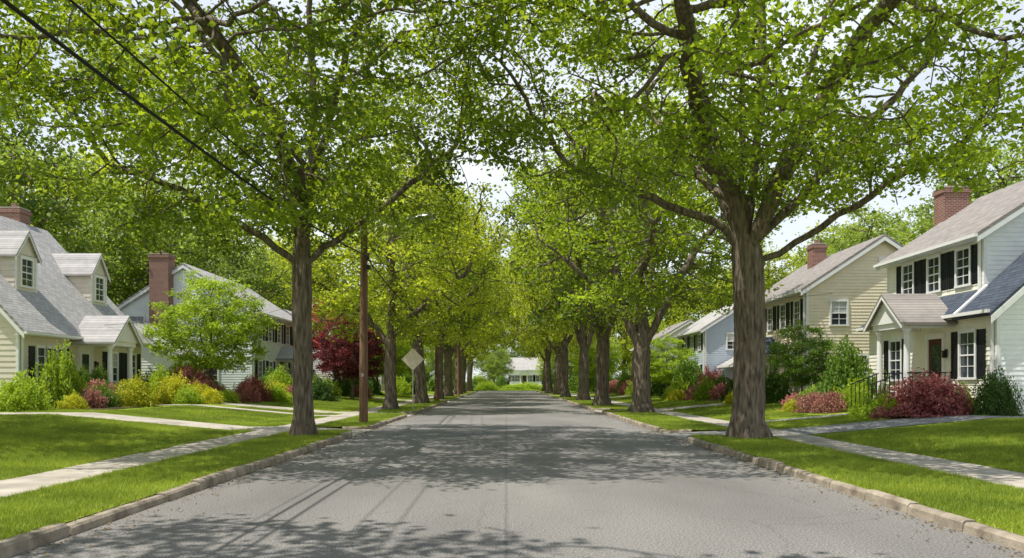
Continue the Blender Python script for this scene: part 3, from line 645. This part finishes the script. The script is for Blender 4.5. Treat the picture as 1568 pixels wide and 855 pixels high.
for a in [('cone',-17.5,31.2,2.4,2.6),('lime',-17.2,28.0,2.0,1.5),('dark',-18.2,29.8,1.5,1.1),('pink',-16.9,33.2,1.7,1.3),('lime',-17.5,34.2,1.1,.9),('green2',-16.5,32.4,1.5,1.1),('yel',-15.6,33.4,1.8,1.45),('lime2',-16.3,34.9,1.4,1.1),('pink',-16.3,31.3,1.2,.9),('yel',-16.4,30.2,1.1,.7),
 ('green',-17.8,34.8,1.3,1.9),('coneg',-17.8,33.5,1.2,1.8),('dark',-17.7,38.2,1.3,1.4),('lime',-17.2,39.4,2.0,2.0),('yel',-16.0,38.4,1.9,1.6),('pink',-16.0,40.4,2.3,2.1),('yel',-15.3,39.5,1.6,1.2),('lime2',-17.,41.5,2.4,2.3),('green',-16.0,42.4,2.0,1.6),('green2',-18,40.5,1.8,1.9),
 ('yel',-14.4,38.6,1.3,.9),('lime',-15.,37.6,1.3,1.0),('pink',-14.9,41.2,1.4,1.0),('lime2',-14.1,40.2,1.3,.8),('pink',-13.9,42.6,1.6,1.1),
 ('red',-14.2,44.6,2.3,1.5),('lime',-13.1,45.6,1.9,1.1),('yel',-13.6,47,1.7,1.3),('lime2',-14.,49,2.3,2.1),('pink',-12.7,47.4,1.5,1.1),('green',-14.6,50.4,2.4,2.2),('dark',-12.1,51.5,2.2,1.7),('yel',-13.6,53,1.9,1.7),('green2',-14.,56,2.4,2.),('lime',-13.4,59,2.4,1.7),('dark',-13.,62,2.4,2.),('green',-12.4,66,2.4,2),('pink',-11.6,63.6,1.8,1.2),('dark',-12.6,69,2.4,2),('green2',-12.5,73,2.4,2),('lime',-10.5,79,2.6,2.),
 ('red',13.7,25.9,2.8,1.5),('dark',15.2,24.7,1.5,1.6),('green',14.6,26.9,1.3,1.1),('lime',12.4,26.3,1.4,.85),('green2',12.9,27.1,1.5,1.0),('pink',12.6,30.9,1.3,.9),('lime2',12.1,27.1,1.0,.6),('lime',13.6,30.8,1.6,1.3),('coneg',13.9,32.6,2.4,3.1),('green',14.4,31.2,1.4,1.5),('pink',12.3,32.0,1.4,.9),('green2',12.8,33.2,1.4,1.),('lime2',13.2,34.6,1.6,1.),('yel',11.9,33.,1.,.6),('pink',12.5,34.6,1.2,.8),('lime',15.0,26.2,1.0,1.1),('pink',12.2,25.9,.8,.5),
 ('dark',13.9,41.2,1.9,1.9),('green',13.5,42.9,2.2,2.1),('dark',13.6,47,1.8,1.7),('pink',13.0,48.2,1.5,1.2),('lime',12.6,49.7,2.0,1.6),('lime2',12.6,41.7,1.4,.9),('yel',12.4,43.3,1.2,.8),('green2',13.6,50.6,1.8,1.8),
 ('green',13.2,57.4,2.8,3.0),('lime',12.2,56.4,2.1,1.8),('red',14.4,56.2,2.0,2.3),('pink',12.7,53,1.8,1.2),('yel',11.7,54.4,1.8,.9),('dark',13.2,63,2.4,2.4),('green2',12.7,68.5,3.4,4.),('lime',12.3,73,2.8,1.9),('pink',12.2,78,2.6,1.6),('green',12.6,83,2.8,2.4),('pink',12,88,2.6,1.6),('lime2',12.,94,3,2.4),('green',12.,100,3,3)]:
    shrub(*a)
inst('hedge',SM['dark'],(-9,146,.1),0,(7,1.4,1.9)); inst('hedge',SM['lime'],(-3.5,144.5,.1),1,(3.5,1.4,1.8)); inst('hedge',SM['green'],(14,146,.1),0,(6,1.6,2.2)); inst('hedge',SM['lime2'],(3.5,150,.1),0,(5,1.2,1.5))
for (x,y,w,hh,k) in [(-11,90,3,2.4,'green'),(-12,106,3,2.8,'lime'),(-13,116,3,3,'green'),(12,108,3,2.4,'lime'),(12,118,3,2.6,'green'),(-1,152,2.6,3,'green'),(9,155,3.,4,'dark')]: shrub(k,x,y,w,hh)
us=empty('background_undergrowth'); ru=np.random.default_rng(77)
UG=[(sx*ru.uniform(25,34),y) for sx in (-1,1) for y in range(44,134,6)]+[(x,ru.uniform(188,196)) for x in range(-90,95,7)]+[(sx*ru.uniform(12,15),y) for sx in (-1,1) for y in (106,114,122,130)]
for (x,y) in UG:
    inst('bush',SM[['green','green2','lime','dark'][int(ru.integers(0,4))]],(x,y,.1),ru.uniform(0,6),(ru.uniform(2.5,4.5),ru.uniform(2.5,4.5),ru.uniform(2.6,5)),us)
tree('small_green_tree',S_g,13.8,37.2,.55,30,.6,.66)
tree('ornamental_tree',S_,-12,74,.5,60,1.2); tree('ornamental_tree',S_,12.3,61,.5,60,.8); tree('ornamental_tree',S_,11.6,104,.5,10,1.3); tree('ornamental_tree',S_,-11.5,86,.5,200,1.3)
BEDS=[(-19,-14.9,29.4,34.8),(-19,-13.6,37.3,43.0),(12.2,15.6,25.5,27.6),(12.0,15.6,30.3,35),(13.0,15.1,40.6,43.8),(13.0,15.1,46.6,50.9)]
for (x0,x1,y0,y1) in BEDS:
    cx,cy=(x0+x1)/2,(y0+y1)/2; pts=[]
    for i in range(28):
        a=2*math.pi*i/28; ca,sa=math.cos(a),math.sin(a); k=1/max(abs(ca),abs(sa))**.75
        pts.append((cx+(x1-x0)/2*ca*k*1.02, cy+(y1-y0)/2*sa*k))
    obj('mulch_bed',[(x,y,gz(x)+.02) for x,y in pts]+[(cx,cy,gz(cx)+.022)],[(i,(i+1)%28,28) for i in range(28)],M['mulch'])
WALK=[(-17.6,-7.8,35.5,36.4),(8.6,13.9,28.4,29.4)]
for x0,x1,y0,y1 in WALK:
    k=14 if x0>0 else -14; xs=sorted([x0,x1,math.copysign(8.7,x0)]+([k] if x0<k<x1 else []))
    V=[];F=[]
    for x in xs: V+=[(x,y0,gz(x)+.014),(x,y1,gz(x)+.014)]
    for i in range(len(xs)-1): F.append((2*i,2*i+2,2*i+3,2*i+1))
    obj('front_walkway',V,F,M['concrete'])

# ---------------------------------------------------------------- grass blades
def patch(key,size,n,w,h,seed):
    r=np.random.default_rng(seed)
    p=r.uniform(-size/2,size/2,(n,2))+r.normal(size=(n,2))*.03; a=r.uniform(0,2*math.pi,n); hh=h*r.uniform(.5,1.2,n); ww=w*r.uniform(.6,1.3,n)
    hh*=1+.35*np.sin(p[:,0]*2*math.pi/size*2+seed)*np.sin(p[:,1]*2*math.pi/size*2)
    la=r.uniform(0,2*math.pi,n); ln=hh*r.uniform(.2,1.2,n)
    V=np.zeros((n,3,3)); dx,dy=np.cos(a)*ww/2,np.sin(a)*ww/2
    V[:,0,0]=p[:,0]-dx;V[:,0,1]=p[:,1]-dy;V[:,1,0]=p[:,0]+dx;V[:,1,1]=p[:,1]+dy
    V[:,2,0]=p[:,0]+np.cos(la)*ln;V[:,2,1]=p[:,1]+np.sin(la)*ln;V[:,2,2]=hh
    V[:,:2,2]=-.01
    tt=np.clip(r.normal(.45,.27,n),0,1); return np_quads(key,V.reshape(-1,3),tt,M['grassb'],3)
PN=[patch('grass_patch',.62,1500,.011,.06,i) for i in range(5)]
PF_=[patch('grass_patch_far',1.55,3600,.022,.06,i+9) for i in range(4)]
ge=empty('grass'); cnt=0
EX=[(x0,x1,y0,y1) for x0,x1,y0,y1 in HR+BEDS+WALK]
for sg,S in side.items():
    for d0,d1 in S['dr']:
        EX.append((min(sg*S['c'],sg*60),max(sg*S['c'],sg*60),d0,d1))
def clear(x,y,m):
    for x0,x1,y0,y1 in EX:
        if x0-m<x<x1+m and y0-m<y<y1+m: return False
    return True
rg=np.random.default_rng(5)
def fill(xa,xb,y0,y1,ps,meshes):
    global cnt
    nx=max(1,round((xb-xa)/ps)); wx=(xb-xa)/nx; ny=int((y1-y0)/ps)
    for i in range(nx):
        for j in range(ny):
            x=xa+(i+.5)*wx; y=y0+(j+.5)*ps
            if abs(x)>.74*y+2.5 or not clear(x,y,ps*.42): continue
            sl=math.atan((gz(x+.2)-gz(x-.2))/.4)*(1 if x>0 else 1)
            o=inst('grass_patch',meshes[int(rg.integers(0,len(meshes)))],(x,y,gz(x)),0,(wx/ps,1,rg.uniform(.85,1.15)),ge)
            k=int(rg.integers(0,2))
            o.matrix_world=Matrix.Translation((x,y,gz(x)))@Matrix.Rotation(-sl,4,'Y')@Matrix.Diagonal((wx/ps,1,rg.uniform(.8,1.2),1))@Matrix.Rotation(math.pi*k,4,'Z'); cnt+=1
for sg,S in side.items():
    for (a,b) in ((S['c']+.17,S['s0']-.02),(S['s1']+.02,26)):
        xa,xb=sorted((sg*a,sg*b))
        fill(xa,xb,5,29,.6,PN)
        fill(xa,xb,29,80,1.5,PF_)
n=3600; r=np.random.default_rng(8); sd=r.choice([-1,1],n)
cx=np.where(sd<0,-4.65,5.0); off=np.abs(r.exponential(.2,n)); C=np.stack([cx-sd*(.02+off),r.uniform(4,60,n),np.full(n,.012)],1)
np_=np_quads('fallen_leaves',leaves(C,.04,np.zeros(n),r,upbias=3),np.zeros(n),M['litter']); inst('fallen_leaves',np_)

# ---------------------------------------------------------------- street furniture
def tube(name,pts,rads,mat,parent=None,ns=14):
    V=[];F=[]; ref=Vector((1,.1,0))
    for i,p in enumerate(pts):
        p=Vector(p); d=(Vector(pts[min(i+1,len(pts)-1)])-Vector(pts[max(i-1,0)])).normalized()
        ref=(ref-d*ref.dot(d)).normalized(); s2=d.cross(ref)
        for k in range(ns):
            a=2*math.pi*k/ns; V.append(p+ref*math.cos(a)*rads[i]+s2*math.sin(a)*rads[i])
        if i: F+=[((i-1)*ns+k,(i-1)*ns+(k+1)%ns,i*ns+(k+1)%ns,i*ns+k) for k in range(ns)]
    F.append(tuple(range(ns))); F.append(tuple(range(len(V)-1,len(V)-ns-1,-1)))
    return obj(name,V,F,mat,parent,True)
def bx(name,c,s,mat,parent):
    V=[];F=[]; addbox(V,F,c[0]-s[0]/2,c[0]+s[0]/2,c[1]-s[1]/2,c[1]+s[1]/2,c[2]-s[2]/2,c[2]+s[2]/2)
    o=obj(name,V,F,mat,parent); m=o.modifiers.new('b','BEVEL'); m.width=min(s)*.2; m.segments=2; return o
def pole(x,y,lamp=True,H=8.6):
    e=empty('utility_pole')
    tube('pole',[(x,y,-.3),(x,y,.1),(x+.01,y,H*.5),(x+.03,y,H)],[.17,.165,.145,.115],M['wood'],e)
    bx('crossarm',(x+.03,y-.14,H-.35),(1.9,.09,.11),M['wood'],e)
    for q in (-.85,-.4,.45,.9): tube('insulator',[(x+.03+q,y-.14,H-.29),(x+.03+q,y-.14,H-.22),(x+.03+q,y-.14,H-.16)],[.03,.05,.03],M['metal'],e,8)
    bx('cable_bracket',(x+.16,y-.05,6.3),(.12,.2,.25),M['iron'],e)
    bx('splice_box',(x+.2,y-.05,5.9),(.12,.35,.16),M['iron'],e)
    bx('pole_tag',(x,y-.165,1.9),(.08,.01,.12),M['metal'],e)
    if lamp:
        z=7.45
        tube('lamp_arm',[(x+.1,y,z-.35),(x+.5,y,z+.02),(x+1.1,y,z+.2),(x+2.0,y,z+.3)],[.036,.034,.032,.03],M['metal'],e,10)
        tube('lamp_head',[(x+1.9,y,z+.30),(x+2.0,y,z+.31),(x+2.15,y,z+.33),(x+2.45,y,z+.33),(x+2.65,y,z+.31),(x+2.72,y,z+.30)],[.04,.06,.10,.12,.08,.02],M['metal'],e,12)
        tube('lamp_lens',[(x+2.42,y,z+.24),(x+2.42,y,z+.19),(x+2.42,y,z+.16)],[.10,.085,.03],M['curtain'],e,12)
    return e
pole(-5.3,29.6); pole(-5.4,62,False); pole(-5.4,-8,False); pole(-5.5,92,False)
we=empty('overhead_power_lines')
def wire(a,b,sag,r_):
    cu=bpy.data.curves.new('cable','CURVE'); cu.dimensions='3D'; cu.bevel_depth=r_; cu.bevel_resolution=2
    sp=cu.splines.new('POLY'); n=28; sp.points.add(n-1)
    for i in range(n):
        t=i/(n-1); sp.points[i].co=(a[0]+(b[0]-a[0])*t,a[1]+(b[1]-a[1])*t,a[2]+(b[2]-a[2])*t-sag*4*t*(1-t),1)
    cu.materials.append(M['wire']); o=bpy.data.objects.new('cable',cu); COL.objects.link(o); o.parent=we
Y=[-8,29.6,62,92]
for a,b in zip(Y[:-1],Y[1:]):
    wire((-5.2,a,6.3),(-5.1,b,6.3),.75,.026); wire((-5.2,a,6.9),(-5.1,b,6.6),.6,.016)
    for q in (-.85,-.4,.45,.9): wire((-5.3+q,a-.14,8.4),(-5.27+q,b-.14,8.4),.9,.009)
wire((-5.1,29.6,6.4),(16.4,40,6.1),.9,.008); wire((-5.4,29.6,6.3),(-16.3,51,6.0),.6,.008); wire((-5.4,29.6,6.2),(-19,36,4.2),.6,.008)
e=empty('traffic_sign'); x,y=-4.98,42.5
bx('sign_post',(x,y,1.6),(.06,.04,3.1),M['metal'],e)
o=obj('sign_plate',[(x,y-.03,2.85-.6),(x+.6,y-.03,2.85),(x,y-.03,2.85+.6),(x-.6,y-.03,2.85),(x,y-.038,2.85-.6),(x+.6,y-.038,2.85),(x,y-.038,2.85+.6),(x-.6,y-.038,2.85)],[(0,1,2,3),(7,6,5,4),(0,4,5,1),(1,5,6,2),(2,6,7,3),(3,7,4,0)],M['signback'],e)
for zz in (2.5,3.2): bx('bolt',(x,y-.045,zz),(.03,.02,.03),M['metal'],e)

# ---------------------------------------------------------------- light, sky, camera
ts=Vector((-.50,-.20,1.20)).normalized(); el=math.asin(ts.z); rot=math.atan2(ts.x,ts.y)
sun=bpy.data.lights.new('sun','SUN'); sun.energy=5.0; sun.angle=rad(.5); sun.color=(1,.965,.895)
so=bpy.data.objects.new('sun',sun); COL.objects.link(so); so.rotation_euler=ts.to_track_quat('Z','Y').to_euler()
w=bpy.data.worlds.new('World'); sc.world=w; w.use_nodes=True; nt=w.node_tree; N=nt.nodes; L=nt.links; N.clear()
out=N.new('ShaderNodeOutputWorld'); bgN=N.new('ShaderNodeBackground'); bgN.inputs[1].default_value=.15; L.new(bgN.outputs[0],out.inputs[0])
sky=N.new('ShaderNodeTexSky'); sky.sky_type='NISHITA'; sky.sun_disc=False; sky.sun_elevation=el; sky.sun_rotation=rot%(2*math.pi); sky.dust_density=1.0
tc=N.new('ShaderNodeTexCoord'); mp=N.new('ShaderNodeMapping'); mp.inputs['Scale'].default_value=(1,1,2.5); L.new(tc.outputs['Generated'],mp.inputs[0])
no=N.new('ShaderNodeTexNoise'); no.inputs['Scale'].default_value=2.2; no.inputs['Detail'].default_value=7; L.new(mp.outputs[0],no.inputs['Vector'])
rp=N.new('ShaderNodeValToRGB'); rp.color_ramp.elements[0].position=.38; rp.color_ramp.elements[1].position=.66; rp.color_ramp.elements[0].color=(.6,.6,.6,1); rp.color_ramp.elements[1].color=(.98,.98,.98,1)
L.new(no.outputs[0],rp.inputs[0])
sx=N.new('ShaderNodeSeparateXYZ'); L.new(tc.outputs['Generated'],sx.inputs[0])
mr=N.new('ShaderNodeMapRange'); mr.inputs[1].default_value=.42; mr.inputs[2].default_value=.75; mr.inputs[3].default_value=1; mr.inputs[4].default_value=.1; L.new(sx.outputs[2],mr.inputs[0])
mm=N.new('ShaderNodeMath'); mm.operation='MULTIPLY'; L.new(rp.outputs[0],mm.inputs[0]); L.new(mr.outputs[0],mm.inputs[1])
mx=N.new('ShaderNodeMix'); mx.data_type='RGBA'; mx.inputs[7].default_value=(7.2,7.6,8.0,1); L.new(mm.outputs[0],mx.inputs[0]); L.new(sky.outputs[0],mx.inputs[6]); L.new(mx.outputs[2],bgN.inputs[0])
cam=bpy.data.cameras.new('camera'); co=bpy.data.objects.new('camera',cam); COL.objects.link(co); sc.camera=co
co.location=(0,0,1.65); co.rotation_euler=(rad(90),0,0); cam.sensor_width=36; cam.lens=28.0; cam.shift_x=.0057; cam.shift_y=.1004; cam.clip_end=3000; cam.clip_start=.1
sc.view_settings.view_transform='Standard'; sc.view_settings.look='None'; sc.view_settings.exposure=0
print('done',round(time.time()-T0,1))
